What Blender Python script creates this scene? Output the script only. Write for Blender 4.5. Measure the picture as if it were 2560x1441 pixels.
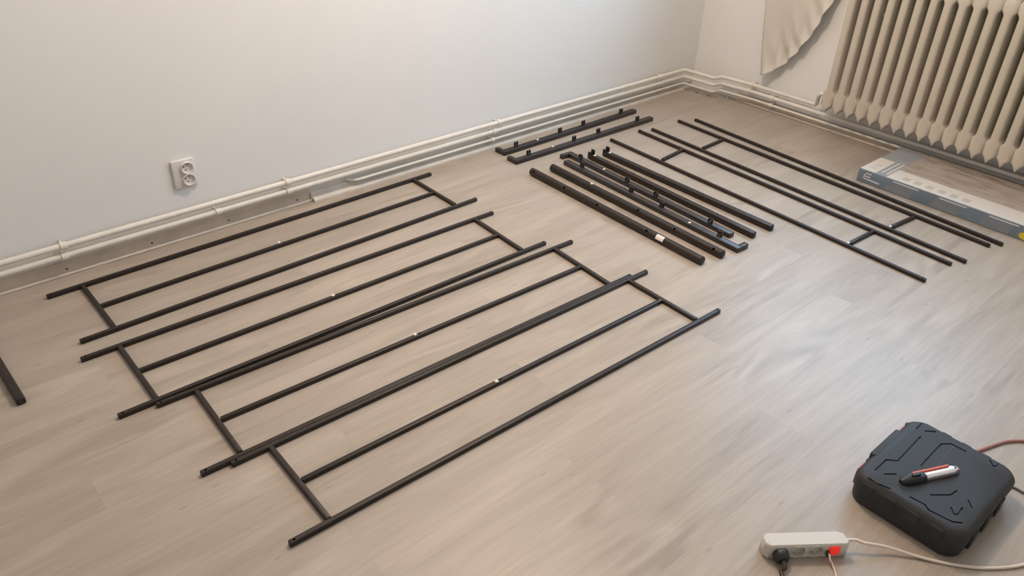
import bpy, bmesh, math, random
from mathutils import Vector, Matrix

random.seed(7)
for o in list(bpy.data.objects):
    bpy.data.objects.remove(o, do_unlink=True)
scene = bpy.context.scene
COL = scene.collection
V = Vector

# ------------------------------------------------------------------ camera
IMG_W, IMG_H = 2560, 1441
F_PX = 1980.868
CAM = V((-3.8828, -2.7242, 1.4808))
PITCH, ROLL, YAW = math.radians(32.6569), math.radians(2.3507), math.radians(42.5735)
cd = V((math.sin(YAW) * math.cos(PITCH), math.cos(YAW) * math.cos(PITCH), -math.sin(PITCH)))
cr0 = V((math.cos(YAW), -math.sin(YAW), 0))
cu0 = cr0.cross(cd)
cr = cr0 * math.cos(ROLL) + cu0 * math.sin(ROLL)
cu = cu0 * math.cos(ROLL) - cr0 * math.sin(ROLL)
cam_data = bpy.data.cameras.new('camera')
cam_data.sensor_width = 36.0
cam_data.lens = F_PX / IMG_W * 36.0
cam_data.clip_start = 0.02
cam = bpy.data.objects.new('camera', cam_data)
COL.objects.link(cam)
M = Matrix((cr, cu, -cd)).transposed().to_4x4()
M.translation = CAM
cam.matrix_world = M
scene.camera = cam

# ------------------------------------------------------------------ world, lights, exposure
world = bpy.data.worlds.new('world')
scene.world = world
world.use_nodes = True
bg = world.node_tree.nodes['Background']
bg.inputs['Color'].default_value = (0.72, 0.83, 1.0, 1)
bg.inputs['Strength'].default_value = 0.6

WIN_Y0, WIN_Y1, WIN_Z0, WIN_Z1 = -2.10, -0.46, 0.90, 2.15
WALL_T = 0.16
day = bpy.data.lights.new('window_right_offscreen', 'AREA')
day.shape = 'RECTANGLE'
day.size = 1.25
day.size_y = 1.64
day.energy = 56
day.color = (0.46, 0.71, 1.0)
day_ob = bpy.data.objects.new('window_right_offscreen', day)
COL.objects.link(day_ob)
day_ob.location = (WALL_T + .02, (WIN_Y0 + WIN_Y1) / 2, (WIN_Z0 + WIN_Z1) / 2)
day_ob.rotation_euler = (0, math.radians(90), 0)

LAMP_POS = V((-2.08, -0.92, 2.36))
LAMP_POWER = 63
LAMP_COLOR = (1.0, 0.79, 0.61)

vs = scene.view_settings
vs.view_transform = 'Standard'
vs.look = 'None'
vs.gamma = 1.0
vs.use_curve_mapping = False
vs.exposure = 0.50

# ------------------------------------------------------------------ helpers
def ray(x, y):
    return cd + cr * ((x - IMG_W / 2) / F_PX) - cu * ((y - IMG_H / 2) / F_PX)

def fl(x, y, z=0.0):
    """point of the horizontal plane at height z seen at photo pixel x, y"""
    v = ray(x, y)
    return CAM + v * ((z - CAM.z) / v.z)

def pw(x, y, axis, val):
    """point of the wall plane axis = val seen at photo pixel x, y"""
    v = ray(x, y)
    return CAM + v * ((val - CAM[axis]) / v[axis])

def make(name, bm, mat, parent=None, smooth=False, origin=None):
    """bmesh in world coordinates -> one object with its origin at the base"""
    bmesh.ops.recalc_face_normals(bm, faces=bm.faces[:])
    if origin is None:
        if parent is not None:
            origin = parent.matrix_world.translation if False else V(parent['base'])
        else:
            xs = [v.co.x for v in bm.verts]; ys = [v.co.y for v in bm.verts]; zs = [v.co.z for v in bm.verts]
            origin = V(((min(xs) + max(xs)) / 2, (min(ys) + max(ys)) / 2, min(zs)))
    bmesh.ops.translate(bm, verts=bm.verts[:], vec=-V(origin))
    me = bpy.data.meshes.new(name)
    bm.to_mesh(me)
    bm.free()
    if smooth:
        me.polygons.foreach_set('use_smooth', [True] * len(me.polygons))
    ob = bpy.data.objects.new(name, me)
    COL.objects.link(ob)
    if mat:
        me.materials.append(mat)
    ob['base'] = tuple(origin)
    if parent is not None:
        ob.parent = parent
        ob.location = V(origin) - V(parent['base'])
    else:
        ob.location = origin
    return ob

def tag(o, label, cat, group=None):
    o['label'] = label
    o['category'] = cat
    if group:
        o['group'] = group
    return o

def thing(name, label, cat, loc, group=None):
    o = bpy.data.objects.new(name, None)
    o.empty_display_size = 0.05
    COL.objects.link(o)
    o.location = loc
    o['base'] = tuple(loc)
    return tag(o, label, cat, group)

def struct(o):
    o['kind'] = 'structure'
    return o

def box(bm, lo, hi, bevel=0.0, seg=2):
    r = bmesh.ops.create_cube(bm, size=1.0)
    vs_ = r['verts']
    lo, hi = V(lo), V(hi)
    for v in vs_:
        v.co = V((lo.x + (v.co.x + .5) * (hi.x - lo.x), lo.y + (v.co.y + .5) * (hi.y - lo.y), lo.z + (v.co.z + .5) * (hi.z - lo.z)))
    if bevel > 0:
        es = list({e for v in vs_ for e in v.link_edges})
        bmesh.ops.bevel(bm, geom=es, offset=bevel, segments=seg, affect='EDGES', profile=0.5)

def obox(bm, a, b, side, up, w0, w1, h0, h1, bevel=0.0, seg=2):
    """box running from a to b; spans w0..w1 along side and h0..h1 along up"""
    a, b = V(a), V(b)
    tmp = bmesh.new()
    box(tmp, (0, w0, h0), ((b - a).length, w1, h1), bevel, seg)
    x = (b - a).normalized()
    m = Matrix((x, V(side), V(up))).transposed().to_4x4()
    m.translation = a
    bmesh.ops.transform(tmp, matrix=m, verts=tmp.verts[:])
    me = bpy.data.meshes.new('tmp')
    tmp.to_mesh(me); tmp.free()
    bm.from_mesh(me)
    bpy.data.meshes.remove(me)

UP = V((0, 0, 1))
DRILL = []                                        # (targets, centre on the surface, outward axis, radius, depth), cut at the end
def drilled_hole(name, targets, c, axis, r, depth, parent, sink=.0003):
    """a real hole: cut out of the targets later, with a thin lining of the same material as the first target"""
    c, axis = V(c), V(axis).normalized()
    DRILL.append((targets, c, axis, r, depth))
    bm = bmesh.new()
    n = 14
    ref = V((1, 0, 0)) if abs(axis.x) < .8 else V((0, 1, 0))
    u = axis.cross(ref).normalized(); w = axis.cross(u)
    rs = [[bm.verts.new(c - axis * d_ + (u * math.cos(2 * math.pi * k / n) + w * math.sin(2 * math.pi * k / n)) * (r - .00015)) for k in range(n)] for d_ in (sink, depth - .0003)]
    for k in range(n):
        bm.faces.new((rs[0][k], rs[0][(k + 1) % n], rs[1][(k + 1) % n], rs[1][k]))
    bm.faces.new(rs[1])
    return make(name, bm, targets[0].data.materials[0], parent)
def side_of(a, b):
    d = (V(b) - V(a)); d.z = 0; d.normalize()
    return UP.cross(d)

def smooth_path(pts, n=8):
    pts = [V(p) for p in pts]
    out = []
    for i in range(len(pts) - 1):
        p0 = pts[max(i - 1, 0)]; p1 = pts[i]; p2 = pts[i + 1]; p3 = pts[min(i + 2, len(pts) - 1)]
        for k in range(n):
            t = k / n
            out.append(0.5 * ((2 * p1) + (p2 - p0) * t + (2 * p0 - 5 * p1 + 4 * p2 - p3) * t * t + (3 * p1 - p0 - 3 * p2 + p3) * t ** 3))
    out.append(pts[-1])
    return out

def round_corners(pts, rad, n=5):
    pts = [V(p) for p in pts]
    out = [pts[0]]
    for i in range(1, len(pts) - 1):
        p, a, b = pts[i], pts[i - 1], pts[i + 1]
        r_ = min(rad, (a - p).length * .45, (b - p).length * .45)
        s = p + (a - p).normalized() * r_
        e = p + (b - p).normalized() * r_
        for k in range(n + 1):
            t = k / n
            out.append(s * (1 - t) ** 2 + p * 2 * t * (1 - t) + e * t * t)
    out.append(pts[-1])
    return out

def tube(bm, pts, r, n=10, caps=True):
    pts = [V(p) for p in pts]
    rings = []
    nrm = None
    for i, p in enumerate(pts):
        t = (pts[min(i + 1, len(pts) - 1)] - pts[max(i - 1, 0)]).normalized()
        if nrm is None:
            ref = UP if abs(t.z) < .9 else V((1, 0, 0))
            nrm = (ref - t * ref.dot(t)).normalized()
        else:
            nrm = (nrm - t * nrm.dot(t)).normalized()
        bn = t.cross(nrm)
        rr = r[i] if isinstance(r, (list, tuple)) else r
        rings.append([bm.verts.new(p + (nrm * math.cos(2 * math.pi * k / n) + bn * math.sin(2 * math.pi * k / n)) * rr) for k in range(n)])
    for a, b in zip(rings, rings[1:]):
        for k in range(n):
            bm.faces.new((a[k], a[(k + 1) % n], b[(k + 1) % n], b[k]))
    if caps:
        bm.faces.new(rings[0][::-1])
        bm.faces.new(rings[-1])

def disc(bm, c, axis, r, h, n=16, r2=None):
    """short cylinder with its base centre at c, standing along axis"""
    c, axis = V(c), V(axis).normalized()
    tube(bm, [c, c + axis * h], [r, r if r2 is None else r2], n)

def prism(bm, poly, z0, z1, inset_top=0.0):
    """vertical prism over a convex or concave xy polygon"""
    n = len(poly)
    b = [bm.verts.new((p[0], p[1], z0)) for p in poly]
    t = [bm.verts.new((p[0], p[1], z1)) for p in poly]
    bm.faces.new(b[::-1]); bm.faces.new(t)
    for i in range(n):
        bm.faces.new((b[i], b[(i + 1) % n], t[(i + 1) % n], t[i]))

def loft(bm, rings):
    rs = [[bm.verts.new(p) for p in r] for r in rings]
    for a, b in zip(rs, rs[1:]):
        n = len(a)
        for k in range(n):
            bm.faces.new((a[k], a[(k + 1) % n], b[(k + 1) % n], b[k]))
    bm.faces.new(rs[0][::-1]); bm.faces.new(rs[-1])

def shade_auto(ob, ang=40):
    me = ob.data
    me.polygons.foreach_set('use_smooth', [True] * len(me.polygons))
    bm = bmesh.new(); bm.from_mesh(me)
    lim = math.radians(ang)
    for e in bm.edges:
        if len(e.link_faces) == 2 and e.calc_face_angle(0) > lim:
            e.smooth = False
    bm.to_mesh(me); bm.free()
    return ob

# ------------------------------------------------------------------ materials
def mat(name, color, rough=0.5, metal=0.0, noise=None, bump=None, spec=0.5, coat=0.0):
    m = bpy.data.materials.new(name)
    m.use_nodes = True
    nt = m.node_tree
    b = nt.nodes['Principled BSDF']
    b.inputs['Base Color'].default_value = (*color, 1)
    b.inputs['Roughness'].default_value = rough
    b.inputs['Metallic'].default_value = metal
    b.inputs['Specular IOR Level'].default_value = spec
    b.inputs['Coat Weight'].default_value = coat
    tc = nt.nodes.new('ShaderNodeTexCoord')
    if noise:
        scale, amount = noise
        n = nt.nodes.new('ShaderNodeTexNoise')
        n.inputs['Scale'].default_value = scale
        n.inputs['Detail'].default_value = 5
        nt.links.new(tc.outputs['Object'], n.inputs['Vector'])
        r = nt.nodes.new('ShaderNodeValToRGB')
        r.color_ramp.elements[0].position = .3
        r.color_ramp.elements[1].position = .7
        r.color_ramp.elements[0].color = (*[c * (1 - amount) for c in color], 1)
        r.color_ramp.elements[1].color = (*[min(1, c * (1 + amount)) for c in color], 1)
        nt.links.new(n.outputs['Fac'], r.inputs['Fac'])
        nt.links.new(r.outputs['Color'], b.inputs['Base Color'])
    if bump:
        scale, strength, dist = bump
        n = nt.nodes.new('ShaderNodeTexNoise')
        n.inputs['Scale'].default_value = scale
        n.inputs['Detail'].default_value = 4
        nt.links.new(tc.outputs['Object'], n.inputs['Vector'])
        bp = nt.nodes.new('ShaderNodeBump')
        bp.inputs['Strength'].default_value = strength
        bp.inputs['Distance'].default_value = dist
        nt.links.new(n.outputs['Fac'], bp.inputs['Height'])
        nt.links.new(bp.outputs['Normal'], b.inputs['Normal'])
    return m

def laminate():
    m = bpy.data.materials.new('pale_oak_laminate')
    m.use_nodes = True
    nt = m.node_tree; N = nt.nodes; L = nt.links
    b = N['Principled BSDF']
    tc = N.new('ShaderNodeTexCoord')
    oi = N.new('ShaderNodeObjectInfo')
    mul = N.new('ShaderNodeMath'); mul.operation = 'MULTIPLY'; mul.inputs[1].default_value = 57.0
    L.new(oi.outputs['Random'], mul.inputs[0])
    comb = N.new('ShaderNodeCombineXYZ')
    L.new(mul.outputs[0], comb.inputs['X']); L.new(mul.outputs[0], comb.inputs['Z'])
    add = N.new('ShaderNodeVectorMath'); add.operation = 'ADD'
    L.new(tc.outputs['Object'], add.inputs[0]); L.new(comb.outputs[0], add.inputs[1])
    def stretched(sx, sy, scale, detail, dist=0.0):
        mp = N.new('ShaderNodeMapping')
        mp.inputs['Scale'].default_value = (sx, sy, 1)
        L.new(add.outputs[0], mp.inputs['Vector'])
        n = N.new('ShaderNodeTexNoise')
        n.inputs['Scale'].default_value = scale
        n.inputs['Detail'].default_value = detail
        n.inputs['Roughness'].default_value = .6
        n.inputs['Distortion'].default_value = dist
        L.new(mp.outputs[0], n.inputs['Vector'])
        return n
    broad = stretched(1.0, 7.0, 1.6, 3, .6)
    fine = stretched(1.0, 22.0, 5.0, 6, .4)
    # cathedral figure: rings of a stretched noise field
    fig = stretched(1.0, 5.5, 1.1, 1.5, .2)
    ring = N.new('ShaderNodeMath'); ring.operation = 'MULTIPLY'; ring.inputs[1].default_value = 46.0
    L.new(fig.outputs['Fac'], ring.inputs[0])
    sn = N.new('ShaderNodeMath'); sn.operation = 'SINE'
    L.new(ring.outputs[0], sn.inputs[0])
    mask = stretched(1.0, 2.5, 1.9, 2)
    mr = N.new('ShaderNodeMapRange')
    mr.inputs['From Min'].default_value = .52; mr.inputs['From Max'].default_value = .70
    L.new(mask.outputs['Fac'], mr.inputs['Value'])
    sm = N.new('ShaderNodeMath'); sm.operation = 'MULTIPLY'
    L.new(sn.outputs[0], sm.inputs[0]); L.new(mr.outputs[0], sm.inputs[1])
    s2 = N.new('ShaderNodeMath'); s2.operation = 'MULTIPLY'; s2.inputs[1].default_value = .10
    L.new(sm.outputs[0], s2.inputs[0])
    a1 = N.new('ShaderNodeMath'); a1.operation = 'MULTIPLY_ADD'; a1.inputs[1].default_value = .26
    L.new(fine.outputs['Fac'], a1.inputs[0]); L.new(s2.outputs[0], a1.inputs[2])
    a2 = N.new('ShaderNodeMath'); a2.operation = 'MULTIPLY_ADD'; a2.inputs[1].default_value = .42
    L.new(broad.outputs['Fac'], a2.inputs[0]); L.new(a1.outputs[0], a2.inputs[2])
    pv = N.new('ShaderNodeMath'); pv.operation = 'MULTIPLY_ADD'; pv.inputs[1].default_value = .07
    L.new(oi.outputs['Random'], pv.inputs[0]); L.new(a2.outputs[0], pv.inputs[2])
    ramp = N.new('ShaderNodeValToRGB')
    e = ramp.color_ramp.elements
    e[0].position = .22; e[0].color = (.306, .255, .206, 1)
    e[1].position = .58; e[1].color = (.476, .413, .345, 1)
    L.new(pv.outputs[0], ramp.inputs['Fac'])
    L.new(ramp.outputs['Color'], b.inputs['Base Color'])
    # small knots
    vor = N.new('ShaderNodeTexVoronoi'); vor.inputs['Scale'].default_value = 7.0
    mpk = N.new('ShaderNodeMapping'); mpk.inputs['Scale'].default_value = (.75, 2.2, 1)
    L.new(add.outputs[0], mpk.inputs['Vector']); L.new(mpk.outputs[0], vor.inputs['Vector'])
    kr = N.new('ShaderNodeMapRange')
    kr.inputs['From Min'].default_value = .03; kr.inputs['From Max'].default_value = .085
    kr.inputs['To Min'].default_value = .45; kr.inputs['To Max'].default_value = 0
    L.new(vor.outputs['Distance'], kr.inputs['Value'])
    mx = N.new('ShaderNodeMix'); mx.data_type = 'RGBA'
    mx.inputs['B'].default_value = (.24, .20, .155, 1)
    L.new(kr.outputs[0], mx.inputs['Factor']); L.new(ramp.outputs['Color'], mx.inputs['A'])
    L.new(mx.outputs['Result'], b.inputs['Base Color'])
    b.inputs['Roughness'].default_value = .40
    b.inputs['Specular IOR Level'].default_value = .46
    bp = N.new('ShaderNodeBump'); bp.inputs['Strength'].default_value = .12; bp.inputs['Distance'].default_value = .0006
    L.new(fine.outputs['Fac'], bp.inputs['Height']); L.new(bp.outputs['Normal'], b.inputs['Normal'])
    return m

MT = {}
MT['wall'] = mat('painted_plaster', (.80, .79, .765), .88, noise=(1.3, .018), bump=(60, .18, .002), spec=.25)
MT['ceiling'] = mat('ceiling_paint', (.82, .80, .77), .9)
MT['floor'] = laminate()
MT['slab'] = mat('screed', (.30, .27, .24), .9)
MT['metal'] = mat('dark_brown_powder_coat', (.023, .0150, .0110), .42, noise=(90, .12), bump=(700, .1, .0004), spec=.38)
MT['sheen_metal'] = mat('powder_coat_with_sheen', (.026, .021, .019), .36, bump=(700, .1, .0004))  # rail coat, greyed in its base colour for the window's sheen
MT['iron'] = mat('dark_iron_nail', (.03, .025, .02), .6)
MT['plastic_black'] = mat('black_plastic', (.012, .011, .011), .45)
MT['white_plug'] = mat('white_rubber', (.80, .77, .72), .5)
MT['pipe'] = mat('cream_gloss_pipe_paint', (.73, .69, .62), .40, noise=(30, .05), bump=(60, .2, .001))
MT['skirt'] = mat('old_beige_paint_with_shade', (.56, .465, .365), .6, noise=(14, .10), bump=(80, .2, .001))  # old beige paint, its colour pushed to tan to hold the shade
MT['skirt2'] = mat('pale_skirting_paint', (.62, .565, .49), .55, noise=(18, .07), bump=(80, .2, .001))
MT['radiator'] = mat('cream_radiator_enamel', (.545, .488, .405), .42, noise=(9, .04), bump=(45, .2, .0012))
MT['plate'] = mat('white_socket_plastic', (.72, .69, .655), .4)
MT['case'] = mat('grey_black_case_plastic', (.030, .031, .033), .60, bump=(900, .25, .0004), spec=.35)
MT['red'] = mat('red_latch_plastic', (.42, .05, .06), .45)
MT['faint_red'] = mat('faint_red_print', (.16, .045, .045), .6)
MT['chrome'] = mat('bright_steel', (.86, .85, .86), .18, metal=1.0)
MT['orange'] = mat('orange_red_plastic', (.55, .09, .035), .4)
MT['strip'] = mat('warm_white_plastic', (.60, .56, .50), .42)
MT['cord_white'] = mat('white_cord', (.72, .62, .52), .5)
MT['cord_black'] = mat('brown_black_cord', (.055, .035, .022), .5)
MT['cord_red'] = mat('faded_red_cord', (.36, .18, .15), .55)
MT['cord_grey'] = mat('grey_cord', (.10, .10, .10), .55)
MT['box_blue'] = mat('blue_printed_card', (.150, .190, .235), .42, noise=(5, .10))
MT['box_blue2'] = mat('light_blue_printed_card', (.190, .215, .240), .42, noise=(7, .08))
MT['box_white'] = mat('white_printed_card', (.66, .62, .565), .42, noise=(9, .03))
MT['box_grey'] = mat('grey_blue_printed_card', (.30, .32, .325), .42, noise=(12, .10))
MT['print_white'] = mat('white_print', (.62, .60, .66), .5)
MT['print_grey'] = mat('grey_print', (.50, .46, .41), .5)
MT['yellow'] = mat('yellow_print', (.62, .48, .02), .5)
MT['paper'] = mat('white_sticker_paper', (.80, .73, .70), .6)
MT['debris'] = mat('crumbled_plaster', (.55, .50, .43), .9)
MT['brass'] = mat('aluminium', (.6, .6, .6), .35, metal=1.0)

def emission(name, color, strength, base):
    m = mat(name, base, .4)
    b = m.node_tree.nodes['Principled BSDF']
    b.inputs['Emission Color'].default_value = (*color, 1)
    b.inputs['Emission Strength'].default_value = strength
    return m
MT['switch'] = emission('lit_red_switch', (1.0, .03, .015), .30, (.60, .02, .02))

def wood_print():
    m = mat('wood_photo_print', (.40, .34, .285), .4)
    nt = m.node_tree; N = nt.nodes; L = nt.links
    tc = N.new('ShaderNodeTexCoord'); mp = N.new('ShaderNodeMapping')
    mp.inputs['Scale'].default_value = (9, 1.6, 1)
    n = N.new('ShaderNodeTexNoise'); n.inputs['Scale'].default_value = 3.2; n.inputs['Detail'].default_value = 6
    n.inputs['Distortion'].default_value = 1.2
    L.new(tc.outputs['Object'], mp.inputs['Vector']); L.new(mp.outputs[0], n.inputs['Vector'])
    r = N.new('ShaderNodeValToRGB')
    r.color_ramp.elements[0].position = .30; r.color_ramp.elements[0].color = (.25, .19, .15, 1)
    r.color_ramp.elements[1].position = .50; r.color_ramp.elements[1].color = (.43, .375, .32, 1)
    L.new(n.outputs['Fac'], r.inputs['Fac']); L.new(r.outputs['Color'], N['Principled BSDF'].inputs['Base Color'])
    return m
MT['box_wood'] = wood_print()

def cloth_mat():
    m = bpy.data.materials.new('thin_cream_curtain_cloth')
    m.use_nodes = True
    nt = m.node_tree; N = nt.nodes; L = nt.links
    b = N['Principled BSDF']
    b.inputs['Base Color'].default_value = (.77, .72, .64, 1)
    b.inputs['Roughness'].default_value = .75
    tr = N.new('ShaderNodeBsdfTranslucent'); tr.inputs['Color'].default_value = (.77, .72, .64, 1)
    mx = N.new('ShaderNodeMixShader'); mx.inputs[0].default_value = .25
    L.new(b.outputs[0], mx.inputs[1]); L.new(tr.outputs[0], mx.inputs[2])
    L.new(mx.outputs[0], N['Material Output'].inputs['Surface'])
    return m
MT['cloth'] = cloth_mat()

def glass_mat():
    m = bpy.data.materials.new('window_glass')
    m.use_nodes = True
    nt = m.node_tree; N = nt.nodes; L = nt.links
    for n in list(N):
        if n.type == 'BSDF_PRINCIPLED':
            N.remove(n)
    t = N.new('ShaderNodeBsdfTransparent'); t.inputs['Color'].default_value = (.95, .97, .97, 1)
    g = N.new('ShaderNodeBsdfGlossy'); g.inputs['Roughness'].default_value = .02
    mx = N.new('ShaderNodeMixShader'); mx.inputs[0].default_value = .05
    L.new(t.outputs[0], mx.inputs[1]); L.new(g.outputs[0], mx.inputs[2])
    L.new(mx.outputs[0], N['Material Output'].inputs['Surface'])
    return m
MT['glass'] = glass_mat()

# ------------------------------------------------------------------ the room
RX0, RY0, RZ1 = -5.2, -4.2, 2.62

def struct_boxes(name, boxes, material):
    bm = bmesh.new()
    for lo, hi in boxes:
        box(bm, lo, hi)
    return struct(make(name, bm, material))

struct_boxes('wall_left', [((RX0 - .2, 0, -.1), (.3, .2, RZ1))], MT['wall'])
struct_boxes('wall_right', [((0, RY0 - .2, -.1), (WALL_T, 0, WIN_Z0)), ((0, RY0 - .2, WIN_Z1), (WALL_T, 0, RZ1)),
                            ((0, WIN_Y1, WIN_Z0), (WALL_T, 0, WIN_Z1)), ((0, RY0 - .2, WIN_Z0), (WALL_T, WIN_Y0, WIN_Z1))], MT['wall'])
struct_boxes('wall_back', [((RX0 - .2, RY0 - .2, -.1), (0, RY0, RZ1))], MT['wall'])
struct_boxes('wall_far', [((RX0 - .2, RY0, -.1), (RX0, 0, RZ1))], MT['wall'])
struct_boxes('ceiling', [((RX0 - .2, RY0 - .2, RZ1), (.3, .2, RZ1 + .1))], MT['ceiling'])
floor = struct_boxes('floor', [((RX0, RY0, -.1), (0, 0, -.009))], MT['slab'])

# laminate planks, running along the left wall
PL, PW = 1.285, 0.192
_joint = fl(757, 812)
row0 = _joint.y - 0.0
rows = []
y = row0
while y < 0:
    y += PW
meshes = {}
def plank(x0, x1, y0, y1):
    key = (round(x1 - x0, 4), round(y1 - y0, 4))
    if key not in meshes:
        bm = bmesh.new()
        box(bm, (-(x1 - x0) / 2, -(y1 - y0) / 2, -.008), ((x1 - x0) / 2, (y1 - y0) / 2, 0), .00009, 1)
        me = bpy.data.meshes.new('plank'); bm.to_mesh(me); bm.free()
        me.materials.append(MT['floor'])
        meshes[key] = me
    ob = bpy.data.objects.new('plank', meshes[key])
    COL.objects.link(ob)
    ob.parent = floor
    ob.location = V(((x0 + x1) / 2, (y0 + y1) / 2, 0)) - V(floor['base'])
row = 0
y1 = y
while y1 > RY0 + .002:
    yt, yb = min(y1, 0.0), max(y1 - PW, RY0)
    k = round((row0 - y1) / PW)
    off = _joint.x + (k * .437 % 1.0) * PL
    x = off - math.ceil((off - RX0) / PL) * PL
    while x < 0:
        xa, xb = max(x, RX0), min(x + PL, 0.0)
        if xb - xa > .01 and yt - yb > .004:
            plank(xa, xb, yb, yt)
        x += PL
    y1 -= PW

# window in the right wall, over the radiator
bm = bmesh.new()
fx0, fx1 = .07, .13
for lo, hi in [((fx0, WIN_Y0, WIN_Z0), (fx1, WIN_Y1, WIN_Z0 + .06)), ((fx0, WIN_Y0, WIN_Z1 - .06), (fx1, WIN_Y1, WIN_Z1)),
               ((fx0, WIN_Y0, WIN_Z0), (fx1, WIN_Y0 + .06, WIN_Z1)), ((fx0, WIN_Y1 - .06, WIN_Z0), (fx1, WIN_Y1, WIN_Z1)),
               ((fx0, (WIN_Y0 + WIN_Y1) / 2 - .04, WIN_Z0), (fx1, (WIN_Y0 + WIN_Y1) / 2 + .04, WIN_Z1))]:
    box(bm, lo, hi, .006, 1)
win = struct(make('window_1', bm, MT['plate']))
for a, b in ((WIN_Y0 + .06, (WIN_Y0 + WIN_Y1) / 2 - .04), ((WIN_Y0 + WIN_Y1) / 2 + .04, WIN_Y1 - .06)):
    bm = bmesh.new(); box(bm, (.098, a, WIN_Z0 + .06), (.102, b, WIN_Z1 - .06)); make('pane', bm, MT['glass'], win)
bm = bmesh.new(); box(bm, (-.13, WIN_Y0 - .05, WIN_Z0 - .03), (.10, WIN_Y1 + .05, WIN_Z0), .006)
make('window_sill', bm, MT['plate'], win)

# skirting along the left wall: an old low board, then a newer board with quarter-round from the step on
XS = fl(781, 505).x
bm = bmesh.new()
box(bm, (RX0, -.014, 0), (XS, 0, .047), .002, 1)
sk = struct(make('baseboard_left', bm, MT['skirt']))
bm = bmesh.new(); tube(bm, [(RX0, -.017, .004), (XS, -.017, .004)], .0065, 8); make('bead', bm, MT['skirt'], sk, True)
for px in ((167, 673), (380, 608), (572, 551), (743, 500)):
    p = pw(*px, 1, -.014)
    p.z = max(.012, min(.038, p.z))
    bm = bmesh.new(); disc(bm, (p.x, -.0130, p.z), (0, -1, 0), .0034, .0016, 10); make('nail_head', bm, MT['iron'], sk)
bm = bmesh.new()
box(bm, (XS, -.020, 0), (-.03, 0, .036), .003, 1)
sk2 = struct(make('trim_1', bm, MT['skirt2']))
bm = bmesh.new()
q = [(-.018, 0.0), (-.018, .016)] + [(-.018 - .019 * math.sin(t), .016 * math.cos(t) ** .8 if t < 1.57 else 0) for t in [i * math.pi / 12 for i in range(1, 6)]] + [(-.037, 0.0)]
loft(bm, [[V((XS + .006, a, b)) for a, b in q], [V((-.03, a, b)) for a, b in q]])
make('quarter_round', bm, MT['skirt2'], sk2)
for px in ((906, 463), (1045, 421), (1652, 231)):
    p = fl(*px, .012)
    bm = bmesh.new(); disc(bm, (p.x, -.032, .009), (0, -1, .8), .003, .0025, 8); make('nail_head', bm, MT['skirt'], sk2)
# skirting along the right wall, missing near the corner
YB = fl(1833, 252).y
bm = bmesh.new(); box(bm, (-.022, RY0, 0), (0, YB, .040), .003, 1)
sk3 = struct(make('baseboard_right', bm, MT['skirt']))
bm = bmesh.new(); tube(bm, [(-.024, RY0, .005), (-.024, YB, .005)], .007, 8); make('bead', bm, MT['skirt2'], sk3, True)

# ------------------------------------------------------------------ heating pipes
def heating_pipe(label, z, r, xstart, tail, clamps_a, clamps_b):
    oy = -.036
    pts = [(xstart, oy, z), (-.142, oy, z), (-.128, -.236, z), (-.070, -.242, z), (-.046, -.44, z)] + tail
    if xstart > -5:
        pts = [(xstart - .03, -.008, z)] + pts
    base = V(((xstart) / 2, oy, z))
    t = thing('heating_pipe', label, 'pipe', base)
    bm = bmesh.new()
    tube(bm, round_corners(pts, .02, 5), r, 14)
    shade_auto(make('pipe_run', bm, MT['pipe'], t), 50)
    for x in clamps_a:
        bm = bmesh.new()
        tube(bm, [(x - .011, oy, z), (x - .009, oy, z), (x + .009, oy, z), (x + .011, oy, z)], [r + .001, r + .0042, r + .0042, r + .001], 14)
        tube(bm, [(x, oy, z), (x, -.0012, z + .004)], .004, 8)
        shade_auto(make('pipe_clamp', bm, MT['pipe'], t), 50)
    for yy in clamps_b:
        bm = bmesh.new()
        xx = -.046
        tube(bm, [(xx, yy - .011, z), (xx, yy - .009, z), (xx, yy + .009, z), (xx, yy + .011, z)], [r + .001, r + .0042, r + .0042, r + .001], 14)
        tube(bm, [(xx, yy, z), (-.0012, yy, z + .004)], .004, 8)
        shade_auto(make('pipe_clamp', bm, MT['pipe'], t), 50)
    return t
ZP = (.1205, .0830, .0435)
def ax(px, z): return pw(*px, 1, -.036).x
def by(px): return pw(*px, 0, -.046).y
RY = -.915                                       # first radiator section
heating_pipe('uppermost cream heating pipe running from the long wall into the radiator foot', ZP[0], .0105, RX0 + .005,
             [(-.046, -.78, ZP[0]), (-.060, -.825, ZP[0] + .004), (-.088, -.838, .180), (-.095, -.852, .1995), (-.095, RY + .0466, .20)],
             [ax((155, 608), 0), ax((719, 459), 0), ax((1247, 305), 0), ax((1653, 194), 0)], [by((1881, 211))])
heating_pipe('middle cream heating pipe running along both walls and under the radiator', ZP[1], .0105, RX0 + .005,
             [(-.046, RY0 + .005, ZP[1])],
             [ax((160, 637), 0), ax((544, 527), 0), ax((721, 478), 0), ax((1235, 325), 0), ax((1655, 208), 0)], [by((1872, 230)), by((1930, 246))])
heating_pipe('thin lowest cream heating pipe just above the skirting, starting halfway along the wall', ZP[2], .0062, ax((890, 452), 0),
             [(-.046, RY0 + .005, ZP[2])], [ax((1232, 347), 0)], [by((1927, 259))])

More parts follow.
